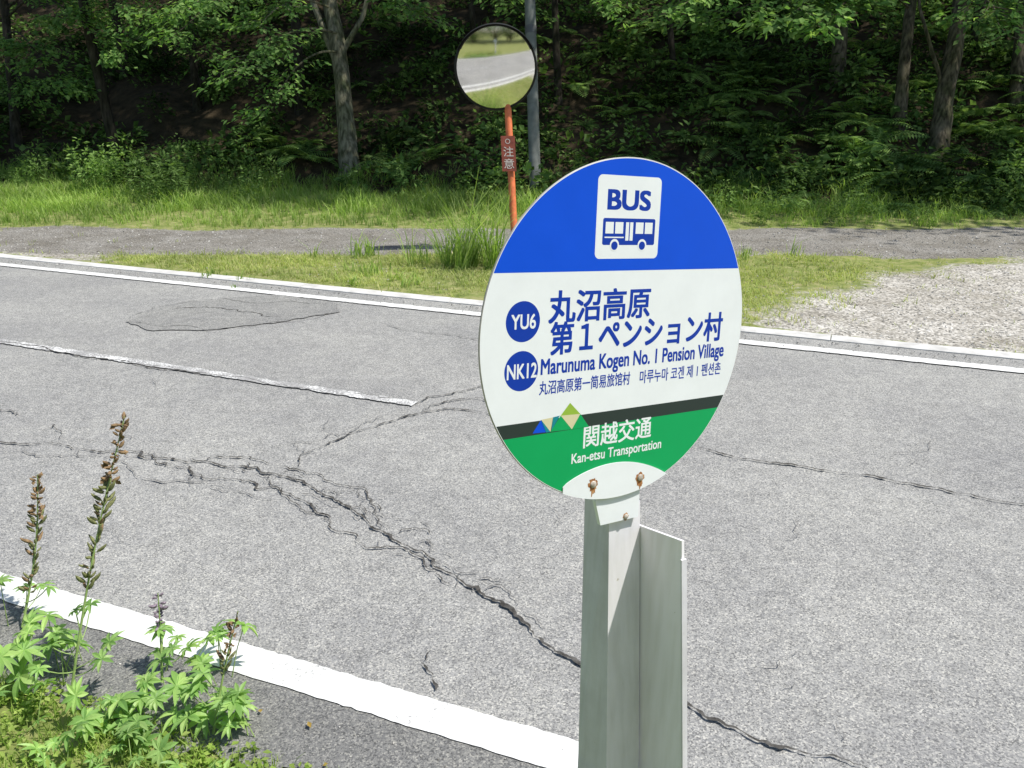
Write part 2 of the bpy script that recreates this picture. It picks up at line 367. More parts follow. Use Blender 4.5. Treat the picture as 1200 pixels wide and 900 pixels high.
tallat(545,312,28,.26,.95); tallat(510,306,12,.3,.5); tallat(590,312,18,.28,.65); tallat(440,318,8,.3,.2); tallat(410,300,10,.25,.32); tallat(470,330,10,.4,.15); tallat(860,300,8,.3,.3); tallat(300,325,8,.5,.13)
tg.obj('tall_grass',[M_grass])
def bushproto(n,r,h,L,seed,wr=.3):
    q=np.random.default_rng(seed); d=norm(q.normal(size=(n,3))); rad=q.uniform(.35,1,n)**.6
    c=d*rad[:,None]*np.array([r,r,h*.5])+np.array([0,0,h*.5]); tip=d*np.array([1,1,.2])+q.normal(0,.35,(n,3)); nn=np.array([0,0,1.])+q.normal(0,.45,(n,3))
    v,f=leafs(c,tip,nn,L*q.uniform(.6,1.3,n),L*wr*q.uniform(.7,1.2,n)); m_=MB(); m_.add(v,f); return m_.arr()
wd=MB()
for (px,py,n,sz) in [(150,225,10,1.1),(180,240,8,1.0),(215,220,8,.9),(110,215,6,.7),(250,235,6,.5),(300,225,5,.5),(900,262,5,.6),(960,262,5,.5),(1180,250,6,.8),(1060,262,5,.4),(60,222,5,.5),(450,215,6,.5),(20,215,5,.6)]:
    w_,_=hit(px,py); p_=np.stack([w_[0]+rng.normal(0,.45,n),w_[1]+rng.normal(0,.4,n)],-1); P_=np.c_[p_,height(p_[:,0],p_[:,1])]
    scatter(wd,bushproto(130,.22,1.0,.11,int(px),.2),P_,np.clip(rng.normal(sz,.2,n),.3,1.5),0,.12)
wd.obj('roadside_weeds',[M_fern])
ug=MB()
def du(x,y):
    d=y-hillY(x); return sm(-.3,.8,d)*np.clip(.45+.55*noise(x,y,.8,30)+.3*sm(2,7,x),.06,1)
protos=[bushproto(64,.45,.55,.14,100+k,.3) for k in range(5)]+[bushproto(40,.5,.4,.2,200+k,.33) for k in range(3)]
for k,pr in enumerate(protos):
    P_=pick(460,-17,19,15,30,du); scatter(ug,pr,P_,rng.uniform(.45,1.25,len(P_)),0,.2)
ug.obj('hillside_undergrowth',[M_under])
def fern(seed,nf=9,L=.75):
    q=np.random.default_rng(seed); m_=MB()
    for k in range(nf):
        a=k*6.283/nf+q.normal(0,.2); d=np.array([math.cos(a),math.sin(a),0]); t=np.linspace(0,1,18); LL=L*q.uniform(.75,1.15); up=q.uniform(.45,.8)
        sp=d[None]*(t*LL)[:,None]+np.array([0,0,1.])[None]*((up*t-.62*t*t)*LL)[:,None]
        v,f=tube(sp,np.linspace(.005,.0015,18),3); m_.add(v,f)
        sd=np.array([-d[1],d[0],0]); T=norm(np.gradient(sp,axis=0)); tt=t[2:]; pw=LL*.24*np.sin(np.pi*np.clip(tt*.9+.1,0,1))**.8+.01
        for sg in (-1,1):
            v,f=leafs(sp[2:],sg*sd[None]+T[2:]*.35-np.array([0,0,.15]),np.cross(T[2:],sd)*1.0,pw,np.full(len(tt),LL*.024)); m_.add(v,f)
    return m_.arr()
fp=[fern(k) for k in range(4)]
fe=MB()
for k in range(4):
    P_=pick(200,-16,17,15,27,lambda x,y: sm(-.4,.3,y-hillY(x))*(1-sm(6,10,y-hillY(x)))*(.14+.85*sm(1,6,x)+.1*noise(x,y,1,5))); scatter(fe,fp[k],P_,rng.uniform(.6,1.3,len(P_)),0,.15)
for (px,py) in [(350,185),(370,190),(500,190),(460,195),(330,182),(1150,215),(1080,200),(990,165),(1020,150),(1000,175),(880,100),(1180,205),(900,120),(870,160),(1040,210)]:
    w_,_=hit(px,py); scatter(fe,fp[px%4],w_[None],np.array([1.3]),0,.15)
fe.obj('fern_undergrowth',[M_fern])
# ------------------------------------------------------------ trees
def crown(seed,R_=3.2,H=3.6,nc=50,nl=40,L=.22):
    q=np.random.default_rng(seed); m_=MB(); d=norm(q.normal(size=(nc,3))); rr=q.uniform(.3,1,nc)**.5
    cc=d*rr[:,None]*np.array([R_,R_,H*.5])+np.array([0,0,H*.5])
    for c_ in cc:
        v,f=tube(np.linspace(np.array([0,0,c_[2]*.4-.5]),c_,4),np.linspace(.05,.012,4),4); m_.add(v,f,1)
    c=np.repeat(cc,nl,0)+q.normal(size=(nc*nl,3))*np.array([.55,.55,.2]); n=len(c)
    v,f=leafs(c,q.normal(size=(n,3))*np.array([1,1,.35])+np.array([0,0,-.2]),np.array([0,0,1.])+q.normal(0,.35,(n,3)),L*q.uniform(.7,1.3,n),L*.34,.2); m_.add(v,f,0)
    return m_.mesh('tree_crown',[M_canopy,M_bark])
crowns=[crown(k) for k in range(4)]
def spray(mb,p0,p1,seed,nl=220,L=.13,wid=.75,thick=.14,mat=1):
    q=np.random.default_rng(seed); t=np.linspace(0,1,9)[:,None]; p0=np.array(p0);p1=np.array(p1); d=p1-p0
    pts=p0+d*t+np.array([0,0,1.])*(np.sin(t*np.pi)*.12*np.linalg.norm(d))+q.normal(0,.03,(9,3))*t
    v,f=tube(pts,np.linspace(.03,.006,9),5); mb.add(v,f,0)
    sd=norm(np.cross(d,[0,0,1.]))
    nt_=16
    for k in range(nt_):
        u=q.uniform(.5,1.1); b0=p0+d*u+np.array([0,0,math.sin(min(u,1)*np.pi)*.12*np.linalg.norm(d)]); sg=q.choice([-1,1]); Lt=wid*q.uniform(.4,1.1)
        dr=norm(sd*sg+norm(d)*q.uniform(.0,1.1)+np.array([0,0,q.uniform(-.35,.15)])); e=b0+dr*Lt
        v,f=tube(np.linspace(b0,e,4),np.linspace(.008,.003,4),3); mb.add(v,f,0)
        n=int(nl*1.3)//nt_; uu_=q.uniform(.1,1.1,n)[:,None]; c=b0+(e-b0)*uu_+q.normal(size=(n,3))*np.array([.12,.12,thick*.5])
        v,f=leafs(c,dr+q.normal(0,.7,(n,3))*np.array([1,1,.3])-np.array([0,0,.25]),np.array([0,-.25,1.])+q.normal(0,.3,(n,3)),L*q.uniform(.6,1.3,n),L*.34*q.uniform(.8,1.1,n),.15); mb.add(v,f,mat)
def tree(name,pxs,dep,r0,sprays=(),extra=(),bk=None,ci=0,top=7.0,crownscale=1.0):
    w0,d0=hit(*pxs[0]); d0=dep or d0
    pts=[w0-np.array([0,0,.3]),w0]+[W(a,b_,d0) for a,b_ in pxs[1:]]
    dr=norm(pts[-1]-pts[-2]); 
    for k in range(1,5): pts.append(pts[-1]+np.array([dr[0]*.6+random.uniform(-.1,.1),dr[1]*.3,1.0])*top/4)
    pts=np.array(pts); seg=np.r_[0,np.cumsum(np.linalg.norm(np.diff(pts,axis=0),axis=1))]; u=np.linspace(0,seg[-1],34); pp=np.stack([np.interp(u,seg,pts[:,k]) for k in range(3)],-1)
    for _ in range(2): pp[1:-1]=.25*pp[:-2]+.5*pp[1:-1]+.25*pp[2:]
    rr=np.interp(u,[0,.6,1.2,seg[-1]],[r0*1.5,r0*1.15,r0,r0*.3])
    base=pp[1].copy()
    root=empty(name,tuple(base))
    m_=MB(); v,f=tube(pp-base,rr,12,.05); m_.add(v,f,0,True)
    for ex,r1 in extra:
        q=np.array([W(a,b_,d0) for a,b_ in ex]); 
        dd=norm(q[-1]-q[-2]); q=np.r_[q,[q[-1]+dd*1.5+np.array([0,0,1.])]]
        v,f=tube(q-base,np.linspace(r1,r1*.5,len(q)),9,.05); m_.add(v,f,0,True)
    for k in range(9):
        i0=random.randint(20,32); a=random.uniform(0,6.28); e=pp[i0]+np.array([math.cos(a)*2,math.sin(a)*2,1.0+random.random()])
        v,f=tube(np.linspace(pp[i0],e,5)-base,np.linspace(.06,.02,5),6); m_.add(v,f,0,True)
    m_.obj('trunk',[bk or M_bark],root)
    s2=MB()
    for k,(ax,ay,bx,by,dd,nl,wid,L) in enumerate(sprays):
        spray(s2,W(ax,ay,d0)-base,W(bx,by,d0+dd)-base,(ax*7+ay*3+bx)%9999,nl,L,wid)
    if sprays: s2.obj('branches',[bk or M_bark,M_spray],root)
    c=bpy.data.objects.new('crown',crowns[ci%4]); link(c,root); c.location=tuple(pp[-8]-base); c.rotation_euler=(0,0,random.uniform(0,6)); c.scale=(crownscale,)*3
    return root
tree('broadleaf_tree',[(410,204),(405,140),(400,85),(394,40),(384,-10),(372,-80)],None,.20,
  sprays=[(400,40,275,88,-2.5,420,.9,.13),(390,10,300,30,-2,360,.8,.13),(400,60,310,128,-2.0,240,.6,.12),(392,0,490,18,-2,320,.7,.13),(380,-20,220,12,-2.5,400,1.0,.14)],
  extra=[([(400,85),(385,50),(366,0),(345,-60)],.10),([(402,60),(425,20),(440,-40)],.07)],bk=M_barkl,ci=0)
tree('broadleaf_tree',[(352,130),(350,60),(343,0),(335,-60)],None,.13,sprays=[(345,0,200,50,-4,420,1.0,.14),(345,0,140,60,-3,420,1.0,.14),(345,-20,90,20,-3,360,1.0,.14)],ci=1,bk=M_barkd)
tree('broadleaf_tree',[(1098,178),(1108,110),(1122,40),(1130,-40)],None,.19,sprays=[(1125,0,1180,40,-2,220,.8,.14)],extra=[([(1108,110),(1092,60),(1078,10)],.05)],ci=2)
tree('broadleaf_tree',[(1054,150),(1058,90),(1066,20),(1072,-40)],None,.13,sprays=[(1066,10,960,30,-2.5,360,.9,.19),(1066,0,920,22,-2,320,.9,.19)],ci=3)
tree('broadleaf_tree',[(980,100),(984,50),(988,0),(992,-40)],None,.17,sprays=[(985,0,860,20,-3,360,1.0,.15),(985,0,790,15,-4,360,1.0,.15)],ci=0)
tree('broadleaf_tree',[(20,175),(14,100),(8,30),(0,-40)],None,.12,sprays=[(10,40,60,95,-2,420,.9,.13),(10,20,110,40,-3,420,1.0,.13),(10,60,-20,60,-2,300,.9,.13),(10,80,40,130,-1,200,.7,.12),(8,10,170,20,-3,420,1.0,.13)],ci=1,bk=M_barkd)
tree('broadleaf_tree',[(655,120),(652,60),(650,0),(648,-50)],None,.09,sprays=[(650,0,720,5,-2,300,.9,.14)],ci=2,bk=M_barkd)
tree('broadleaf_tree',[(790,90),(786,40),(782,0),(780,-50)],None,.08,sprays=[(782,0,800,25,-3,240,.8,.15)],ci=3,bk=M_barkd)
tree('broadleaf_tree',[(560,120),(556,60),(552,0),(548,-50)],None,.08,sprays=[(552,0,610,14,-2,160,.7,.13)],ci=1,bk=M_barkd)
tree('broadleaf_tree',[(232,130),(225,60),(222,0),(220,-50)],None,.10,sprays=[(222,10,240,70,-2,240,.8,.13)],ci=2,bk=M_barkd)
tree('broadleaf_tree',[(1190,120),(1194,60),(1200,0),(1205,-50)],None,.13,sprays=[(1200,0,1150,20,-2,260,.9,.15)],ci=0)
fr=empty('forest')
tm=MB()
def fplace(x,y,zo,sc,k,trunk=True):
    z=float(height(x,y)); o=bpy.data.objects.new('added_crown_%d'%k,crowns[k%4]); link(o,fr); o.location=(x,y,z+zo); o.rotation_euler=(0,0,random.uniform(0,6.28)); o.scale=(sc,sc,sc*random.uniform(.8,1.2))
    if trunk:
        lx,ly=random.uniform(-.5,.5),random.uniform(-.4,.4)
        v,f=tube([(x-lx,y-ly,z-.4),(x-lx*.5,y-ly*.5,z+zo*.5),(x,y,z+zo+2)],[.15*sc,.11*sc,.06*sc],8,.04); tm.add(v,f,0,True)
k=0
for yy in np.arange(2.0,18,4.6):  # crowns above the view, added to shade the hillside
    for xx in np.arange(-21,25,4.8):
        x=xx+random.uniform(-1.5,1.5); y=float(hillY(x))+yy+random.uniform(-1.4,1.4)
        if x>0 and yy<7 and random.random()<.55: continue  # added crowns thinned at right so sun reaches the ferns
        fplace(x,y,random.uniform(4.6,6.5),random.uniform(.85,1.2),k,trunk=yy>7 or abs(x)>9); k+=1
for xx in np.arange(-22,24,5.5):   # unseen woods behind the viewpoint, added for the mirror's green reflection
    fplace(xx+random.uniform(-1,1),-10+random.uniform(-1.5,1.5),random.uniform(.3,1.5),random.uniform(1.1,1.5),k); k+=1
    fplace(xx+random.uniform(-1,1),-13+random.uniform(-1.5,1.5),random.uniform(3,4.5),random.uniform(1.4,1.8),k); k+=1
tm.obj('forest_trunks',[M_barkd],fr)
# ------------------------------------------------------------ utility pole
w0,d0=hit(628,222); a=w0-np.array([0,0,.3]); b_=W(621,0,d0); tp=a+(b_-a)*2.6
v,f=tube([a,a+(b_-a)*.5,b_,tp],[.125,.12,.115,.10],20); mb=MB(); mb.add(v,f,0,True)
M_conc=flat('pole_concrete',(.20,.21,.19),.85,.2,.25,5)
v,f=tube([a+(tp-a)*.32,a+(tp-a)*.335],[.125,.125],20); mb.add(v,f,1,True)
mb.obj('utility_pole',[M_conc,flat('pole_band',(.12,.12,.12))])
# ------------------------------------------------------------ convex traffic mirror
M_or=flat('orange_paint',(.66,.17,.06),.5,.4,.25,12); M_plate=flat('mirror_plate_red_brown',(.20,.05,.03),.6,.3,.25,15)
M_wh=flat('white_lettering',(.55,.50,.45),.6,.3,.1); M_dark=flat('mirror_back_dark',(.02,.02,.02),.6,.3)
m,nt,b=newmat('mirror_surface',.08,.5); b.inputs['Metallic'].default_value=1; c=ramp(nt,tex(nt,'Noise',3,3),[(.3,(.86,.85,.82)),(.7,(.92,.91,.89))]); nt.links.new(c,b.inputs['Base Color']); M_mir=m
base=ground(604,300,.03); dep=float((base-C0)@FW); top=W(592,62,dep)
mr=empty('traffic_mirror',tuple(base)); d=top-base
v,f=tube([ -d*.02, d*.3,d*.6,d*.93],[.05,.05,.05,.048],16); mb=MB(); mb.add(v,f,0,True); mb.obj('post',[M_or],mr)
mc=W(581,80,dep-.30)-base
nrm=norm(np.array([.03,-1,-.22])); ua=norm(np.cross(nrm,[0,0,1.]))*-1; ub=np.cross(nrm,ua); ub=ub if ub[2]>0 else -ub
R1=.55; mb=MB()
nr,na=14,48; rr_=np.linspace(0.001,R1,nr); an=np.linspace(0,2*np.pi,na,endpoint=False)
v=[mc+ua*(r*math.cos(t))+ub*(r*math.sin(t))+nrm*(.06*(1-(r/R1)**2)) for r in rr_ for t in an]
f=[(i*na+j,i*na+(j+1)%na,(i+1)*na+(j+1)%na,(i+1)*na+j) for i in range(nr-1) for j in range(na)]
mb.add(v,f,0,True); o=mb.obj('mirror_face',[M_mir],mr)
rings=[(R1-.005,.012),(R1+.02,.015),(R1+.025,-.03),(R1*.8,-.09),(.05,-.12)]
v=[mc+ua*(r*math.cos(t))+ub*(r*math.sin(t))+nrm*z for r,z in rings for t in an]
f=[(i*na+j,i*na+(j+1)%na,(i+1)*na+(j+1)%na,(i+1)*na+j) for i in range(len(rings)-1) for j in range(na)]
mb=MB(); mb.add(v,f,0,True)
v,f=tube([mc-nrm*.1,d*.86],[.03,.03],8); mb.add(v,f,0,True); mb.obj('housing',[M_dark],mr)
th=np.linspace(math.radians(25),math.radians(155),26); v=[]
for t in th:
    for r,z in ((R1+.03,-.02),(R1+.045,.16+.03*math.sin(t))): v.append(mc+ua*(r*math.cos(t))+ub*(r*math.sin(t))+nrm*z)
pyobj('hood',v,[(2*i,2*i+1,2*i+3,2*i+2) for i in range(len(th)-1)],[M_dark],mr)
def boxv(o,u,v_,w_,a,b_,c):
    o=np.array(o); U=np.array(u)*a;V=np.array(v_)*b_;Wv=np.array(w_)*c
    P8=[o,o+U,o+U+V,o+V,o+Wv,o+U+Wv,o+U+V+Wv,o+V+Wv]
    return P8,[(0,3,2,1),(4,5,6,7),(0,1,5,4),(1,2,6,5),(2,3,7,6),(3,0,4,7)]
pc=W(596,180,dep-.07)-base; pu=np.array([1.,0,0]); pv=norm(d)*1.0
mb=MB(); v,f=boxv(pc-pu*.10-pv*.25-np.array([0,.01,0]),pu,pv,[0,1,0],.20,.50,.012); mb.add(v,f); mb.obj('caution_plate',[M_plate],mr)
def textmesh(txt):
    cu=bpy.data.curves.new('txt','FONT'); cu.body=txt; cu.resolution_u=6; o=bpy.data.objects.new('txt',cu); COL.objects.link(o)
    dg=bpy.context.evaluated_depsgraph_get(); me=bpy.data.meshes.new_from_object(o.evaluated_get(dg)); bpy.data.objects.remove(o)
    co=np.empty(len(me.vertices)*3,np.float32); me.vertices.foreach_get('co',co); return me,co.reshape(-1,3)
def puttext(name,txt,O,U,V,w,h,mat,parent,bold=.0):
    me,co=textmesh(txt); mn=co.min(0);mx=co.max(0); sx=w/(mx[0]-mn[0]+2*bold); sy=h/(mx[1]-mn[1]+2*bold)
    nv=len(co); faces=[tuple(p_.vertices) for p_ in me.polygons]; V_=[];F_=[]
    nn=np.cross(U,V)
    offs=[(0,0)] if bold==0 else [(a,b_) for a in (-1,0,1) for b_ in (-.7,.7)]
    for k,(a,b_) in enumerate(offs):
        x=(co[:,0]-mn[0]+bold+a*bold)*sx; y=(co[:,1]-mn[1]+bold+b_*bold)*sy
        V_.append(np.array(O)+np.outer(x,U)+np.outer(y,V)+nn*(k*.000006)); F_+= [tuple(i+k*nv for i in fc) for fc in faces]
    bpy.data.meshes.remove(me)
    return pyobj(name,np.concatenate(V_),F_,[mat],parent)
for k,ch in enumerate('意注'): puttext('plate_text_%d'%k,ch,pc-pu*.07+pv*(-.21+.17*k)-np.array([0,.014,0]),pu,pv,.14,.14,M_wh,mr,.0)
puttext('plate_text_top','○',pc-pu*.04+pv*.14-np.array([0,.014,0]),pu,pv,.07,.07,M_wh,mr,.0)
# ------------------------------------------------------------ bus stop sign : pose fit
def rotvec(r):
    t=np.linalg.norm(r)
    if t<1e-9: return np.eye(3)
    k=r/t; K=np.array([[0,-k[2],k[1]],[k[2],0,-k[0]],[-k[1],k[0],0]]); return np.eye(3)+math.sin(t)*K+(1-math.cos(t))*K@K
R=.25; y0=math.radians(35)
vv=np.array([0,math.cos(P),math.sin(P)]); uu=np.array([math.cos(y0),0,-math.sin(y0)]); uu-=vv*(uu@vv); uu/=np.linalg.norm(uu)
B0=np.stack([uu,vv,np.cross(uu,vv)],1)
chords=[(6,(577,322),(867,312)),(7,(582,499),(849,463)),(8,(588,514),(840,478))]
thh=np.linspace(0,2*np.pi,361)
def res(p):
    B=B0@rotvec(p[3:6]); out=[]
    for k,a,b_ in chords:
        vk=p[k]; h=math.sqrt(max(0,1-vk*vk))
        for sg,(X_,Y_) in ((-1,a),(1,b_)):
            c=p[:3]+B@np.array([sg*h,vk,0])*R; out+=[600+F*c[0]/-c[2]-X_,450-F*c[1]/-c[2]-Y_]
    c=p[:3,None]+B@np.array([np.cos(thh),np.sin(thh),0*thh])*R; X_=600+F*c[0]/-c[2]; Y_=450-F*c[1]/-c[2]
    out+=[X_.min()-560,X_.max()-870,Y_.min()-184,(Y_.max()-586)]
    return np.array(out)
p=np.array([.166,.08,-1.2,0,0,0,.33,-.48,-.58]); lam=1e-3
for it in range(300):
    r=res(p); J=np.stack([(res(p+np.eye(9)[i]*1e-5)-r)/1e-5 for i in range(9)],1); dl=np.linalg.solve(J.T@J+lam*np.eye(9),-J.T@r)
    if np.sum(res(p+dl)**2)<np.sum(r**2): p=p+dl; lam*=.5
    else: lam=min(lam*4,1e9)
C2W=np.array([[1,0,0],[0,math.sin(P),-math.cos(P)],[0,math.cos(P),math.sin(P)]])
BW=C2W@(B0@rotvec(p[3:6])); CW=C0+C2W@p[:3]
def uv(px,py,off=0.0):
    d=ray(px,py); n=BW[:,2]; t=((CW+n*off-C0)@n)/(d@n); q=C0+d*t-CW; return np.array([q@BW[:,0],q@BW[:,1]])
Mx=Matrix([[*BW[i],CW[i]] for i in range(3)]+[[0,0,0,1]])
sg=bpy.data.objects.new('bus_stop_sign',None); link(sg); sg.matrix_world=Mx
def smat(name,c,rough=.4,spec=.22):
    m,nt,b=newmat(name,rough,spec); n=tex(nt,'Noise',18,5,.65)
    c2=ramp(nt,n,[(.3,tuple(x*.94 for x in c)),(.7,c)]); nt.links.new(c2,b.inputs['Base Color'])
    rr=N(nt,'ShaderNodeMapRange'); rr.inputs[3].default_value=rough-.08; rr.inputs[4].default_value=rough+.14; nt.links.new(n,rr.inputs[0]); nt.links.new(rr.outputs[0],b.inputs['Roughness']); return m
S_wh=smat('sign_white',(.87,.90,.92)); S_bl=smat('sign_blue',(.002,.085,.72)); S_gr=smat('sign_green',(.003,.38,.11)); S_dk=smat('sign_dark_band',(.03,.045,.04)); S_nv=smat('sign_navy',(.005,.045,.40))
S_edge=flat('sign_edge_metal',(.42,.40,.36),.4,.5,.2,30); S_cream=smat('logo_cream',(.70,.65,.40)); S_lg=smat('logo_lime',(.32,.50,.06)); S_teal=smat('logo_teal',(.01,.25,.3))
ZS=.15
def flatpoly(name,pts,z,mat,parent=sg): return pyobj(name,[(a,b_,z) for a,b_ in pts],[list(range(len(pts)))],[mat],parent)
na=128; an=np.linspace(0,2*np.pi,na,endpoint=False)
prof=[(R-.001,0),(R,-.0006),(R,-.0026),(R-.001,-.003)]
v=[];f=[]
for r_,z in prof: v+= [(r_*math.cos(t),r_*math.sin(t),z) for t in an]
for k in range(3):
    for j in range(na): f.append((k*na+j,(k+1)*na+j,(k+1)*na+(j+1)%na,k*na+(j+1)%na))
f.append(tuple(range(na))); f.append(tuple(3*na+j for j in range(na))[::-1])
disc=pyobj('disc',v,f,[S_wh,S_edge],sg)
for pl in disc.data.polygons:
    if len(pl.vertices)==4: pl.material_index=1
def seg(v0,v1,r,n=80):
    a0=math.asin(max(-1,v0/r)); a1=math.asin(min(1,v1/r))
    right=[(r*math.cos(t),r*math.sin(t)) for t in np.linspace(a0,a1,n)]; left=[(-x,y_) for x,y_ in right[::-1]]; 
    return right+left
rr_=R-.0018; vb,vd,vg_=p[6]*R,p[7]*R,p[8]*R
flatpoly('blue_field',seg(vb,rr_,rr_),.0004*ZS,S_bl); flatpoly('dark_band',seg(vg_,vd,rr_),.0004*ZS,S_dk); flatpoly('green_field',seg(-rr_,vg_,rr_),.0004*ZS,S_gr)
def rrect(x0,x1,y0_,y1,r,n=8):
    o=[]
    for cx,cy,a in ((x1-r,y1-r,0),(x0+r,y1-r,90),(x0+r,y0_+r,180),(x1-r,y0_+r,270)):
        o+=[(cx+r*math.cos(math.radians(a+90*k/n)),cy+r*math.sin(math.radians(a+90*k/n))) for k in range(n+1)]
    return o
def bb(px0,px1,py0,py1):
    ym=(py0+py1)/2; xm=(px0+px1)/2; return uv(px0,ym)[0],uv(px1,ym)[0],uv(xm,py1)[1],uv(xm,py0)[1]
x0,x1,ya,yb=bb(699,773,206,303); flatpoly('bus_panel',rrect(x0,x1,ya,yb,.008),.0008*ZS,S_wh)
def st_(name,txt,px0,px1,py0,py1,mat,bold=.0,z=.0012*.15):
    x0,x1,ya,yb=bb(px0,px1,py0,py1); puttext(name,txt,(x0,ya,z),np.array([1.,0,0]),np.array([0,1.,0]),x1-x0,yb-ya,mat,sg,bold)
st_('text_bus','BUS',712,763,222,247,S_nv,.035)
st_('text_name_1','丸沼高原',643,762,338,376,S_nv,.024)
st_('text_name_2','第１ペンション村',645,846,371,408,S_nv,.026)
st_('text_english','Marunuma Kogen No. 1 Pension Village',634,847,411,434,S_nv,.024)
st_('text_chinese','丸沼高原第一简易旅馆村',632,738,441,457,S_nv,.014)
st_('text_korean','마루누마 코겐 제 1 펜션촌',750,844,429,444,S_nv,.014)
st_('text_operator','関越交通',684,763,493,519,S_wh,.016)
st_('text_operator_english','Kan-etsu Transportation',670,774,523,538,S_wh,.016)
def circ(c,r,n=64): return [(c[0]+r*math.cos(t),c[1]+r*math.sin(t)) for t in np.linspace(0,2*np.pi,n,endpoint=False)]
c1=uv(613,377); c2=uv(611,435); rc=(uv(633,377)-uv(593,377))[0]/2
flatpoly('code_badge_1',circ(c1,rc),.0006*ZS,S_nv); flatpoly('code_badge_2',circ(c2,rc),.0006*ZS,S_nv)
st_('text_code_1','YU6',599,628,368,386,S_wh,.02); st_('text_code_2','NK12',594,629,426,444,S_wh,.02)
x0,x1,ya,yb=bb(706,767,256,293); w_=x1-x0; h_=yb-ya
flatpoly('bus_icon_body',rrect(x0,x1,ya+h_*.16,yb,.003),.0012*ZS,S_nv)
for k,(a,b_,c_,d_) in enumerate([(.05,.20,.52,.88),(.23,.38,.52,.88),(.43,.49,.30,.88),(.51,.57,.30,.88),(.62,.77,.52,.88),(.80,.95,.52,.88)]):
    flatpoly('bus_icon_window_%d'%k,[(x0+w_*a,ya+h_*c_),(x0+w_*b_,ya+h_*c_),(x0+w_*b_,ya+h_*d_),(x0+w_*a,ya+h_*d_)],.0016*ZS,S_wh)
flatpoly('bus_icon_stripe',[(x0+w_*.04,ya+h_*.38),(x0+w_*.40,ya+h_*.38),(x0+w_*.40,ya+h_*.42),(x0+w_*.04,ya+h_*.42)],.0014*ZS,S_wh)
for k,a in enumerate((.23,.76)):
    flatpoly('bus_icon_wheelarch_%d'%k,circ((x0+w_*a,ya+h_*.16),h_*.19,32),.0018*ZS,S_wh); flatpoly('bus_icon_wheel_%d'%k,circ((x0+w_*a,ya+h_*.14),h_*.135,32),.0022*ZS,S_nv)
for k,(tr,mt) in enumerate([([(624,508),(634,492),(645,506)],S_bl),([(634,492),(648,489),(645,506)],S_cream),([(648,489),(660,486),(656,487),(646,505)],S_teal),([(645,506),(657,487),(670,503)],S_gr),([(657,487),(668,472),(680,485)],S_lg),([(657,487),(680,485),(670,503)],S_cream),([(680,485),(690,500),(670,503)],S_gr),([(634,492),(645,506),(640,507)],S_teal)]):
    flatpoly('logo_%d'%k,[uv(*q) for q in tr],(.0010+.0002*k)*ZS,mt)
m,nt,b=newmat('rust',.9,.1); c=ramp(nt,tex(nt,'Noise',220,4),[(.3,(.20,.07,.03)),(.6,(.50,.25,.10)),(.8,(.7,.5,.3))]); nt.links.new(c,b.inputs['Base Color']); M_rust=m
M_bolt=flat('bolt_metal',(.45,.40,.34),.45,.5,.35,200)
# ---- post, built in the sign's own frame (rigidly bolted to the disc)
sp=bpy.data.objects.new('sign_post',None); link(sp); sp.matrix_world=Mx
def postmat(name,c,dirt):
    m,nt,b=newmat(name,.45,.4); n1=tex(nt,'Noise',9,5,.65)
    co=N(nt,'ShaderNodeNewGeometry').outputs['Position']; mp=N(nt,'ShaderNodeMapping'); mp.inputs['Scale'].default_value=(1,1,.12); nt.links.new(co,mp.inputs[0]); t=N(nt,'ShaderNodeTexNoise'); t.inputs['Scale'].default_value=60; t.inputs['Detail'].default_value=5; nt.links.new(mp.outputs[0],t.inputs['Vector'])
    a=ramp(nt,n1,[(.35,tuple(x*(1-dirt) for x in c)),(.62,c)]); k=ramp(nt,t.outputs[0],[(.35,(.90,.90,.88)),(.6,(1,1,1))]); cc=mixc(nt,1,a,k,'MULTIPLY')
    sp_=ramp(nt,tex(nt,'Noise',45,4,.7),[(.70,(0,)*3),(.76,(1,)*3)]); cc=mixc(nt,sp_,cc,(.48,.44,.37))
    nt.links.new(cc,b.inputs['Base Color']); bump(nt,b,t.outputs[0],.05,.002); return m
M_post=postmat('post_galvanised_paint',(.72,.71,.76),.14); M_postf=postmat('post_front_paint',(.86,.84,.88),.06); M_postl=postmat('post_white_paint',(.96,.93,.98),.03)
zf=-.012; dpt=.066
def onu(px,py,u_):
    P0=CW+BW[:,0]*u_; d=ray(px,py); n=BW[:,0]; q=C0+d*(((P0-C0)@n)/(d@n))-CW; return q@BW[:,1],q@BW[:,2]
A=uv(714,593,zf); Bp=uv(750,587,zf); topv=(A[1]+Bp[1])/2
A9=uv(711,898,zf); B9=uv(748,898,zf); v9=(A9[1]+B9[1])/2
L0=uv(685,588,zf-dpt)[0]; L9=uv(677,898,zf-dpt)[0]
pn1=onu(751,617,Bp[0]+.004); pn2=onu(799,634,Bp[0]+.004); pn9=onu(801,898,B9[0]+.004)
def loft(mb,secs,m=0,cap=False,smooth=False):
    """secs: list of [(u,v,z) ...] cross-sections, top first"""
    n=len(secs[0])
    for a,b_ in zip(secs[:-1],secs[1:]):
        for k in range(n):
            j=(k+1)%n; mb.add([b_[k],b_[j],a[j],a[k]],[(0,1,2,3)],m[k] if isinstance(m,list) else m)
    if cap and n==4: mb.add(secs[0],[(0,1,2,3)],0)
def secc(ua,ub,ul,v): return [(ua,v,zf),(ub,v,zf),(ub,v,zf-dpt),(ul,v,zf-dpt)]
mb=MB(); vlow=v9-.08
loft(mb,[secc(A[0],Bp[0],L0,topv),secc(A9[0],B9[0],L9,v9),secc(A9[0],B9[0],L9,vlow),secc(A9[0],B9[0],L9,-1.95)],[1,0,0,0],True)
mb.obj('column',[M_post,M_postf],sp)
mb=MB(); g_=.004; th_=.005
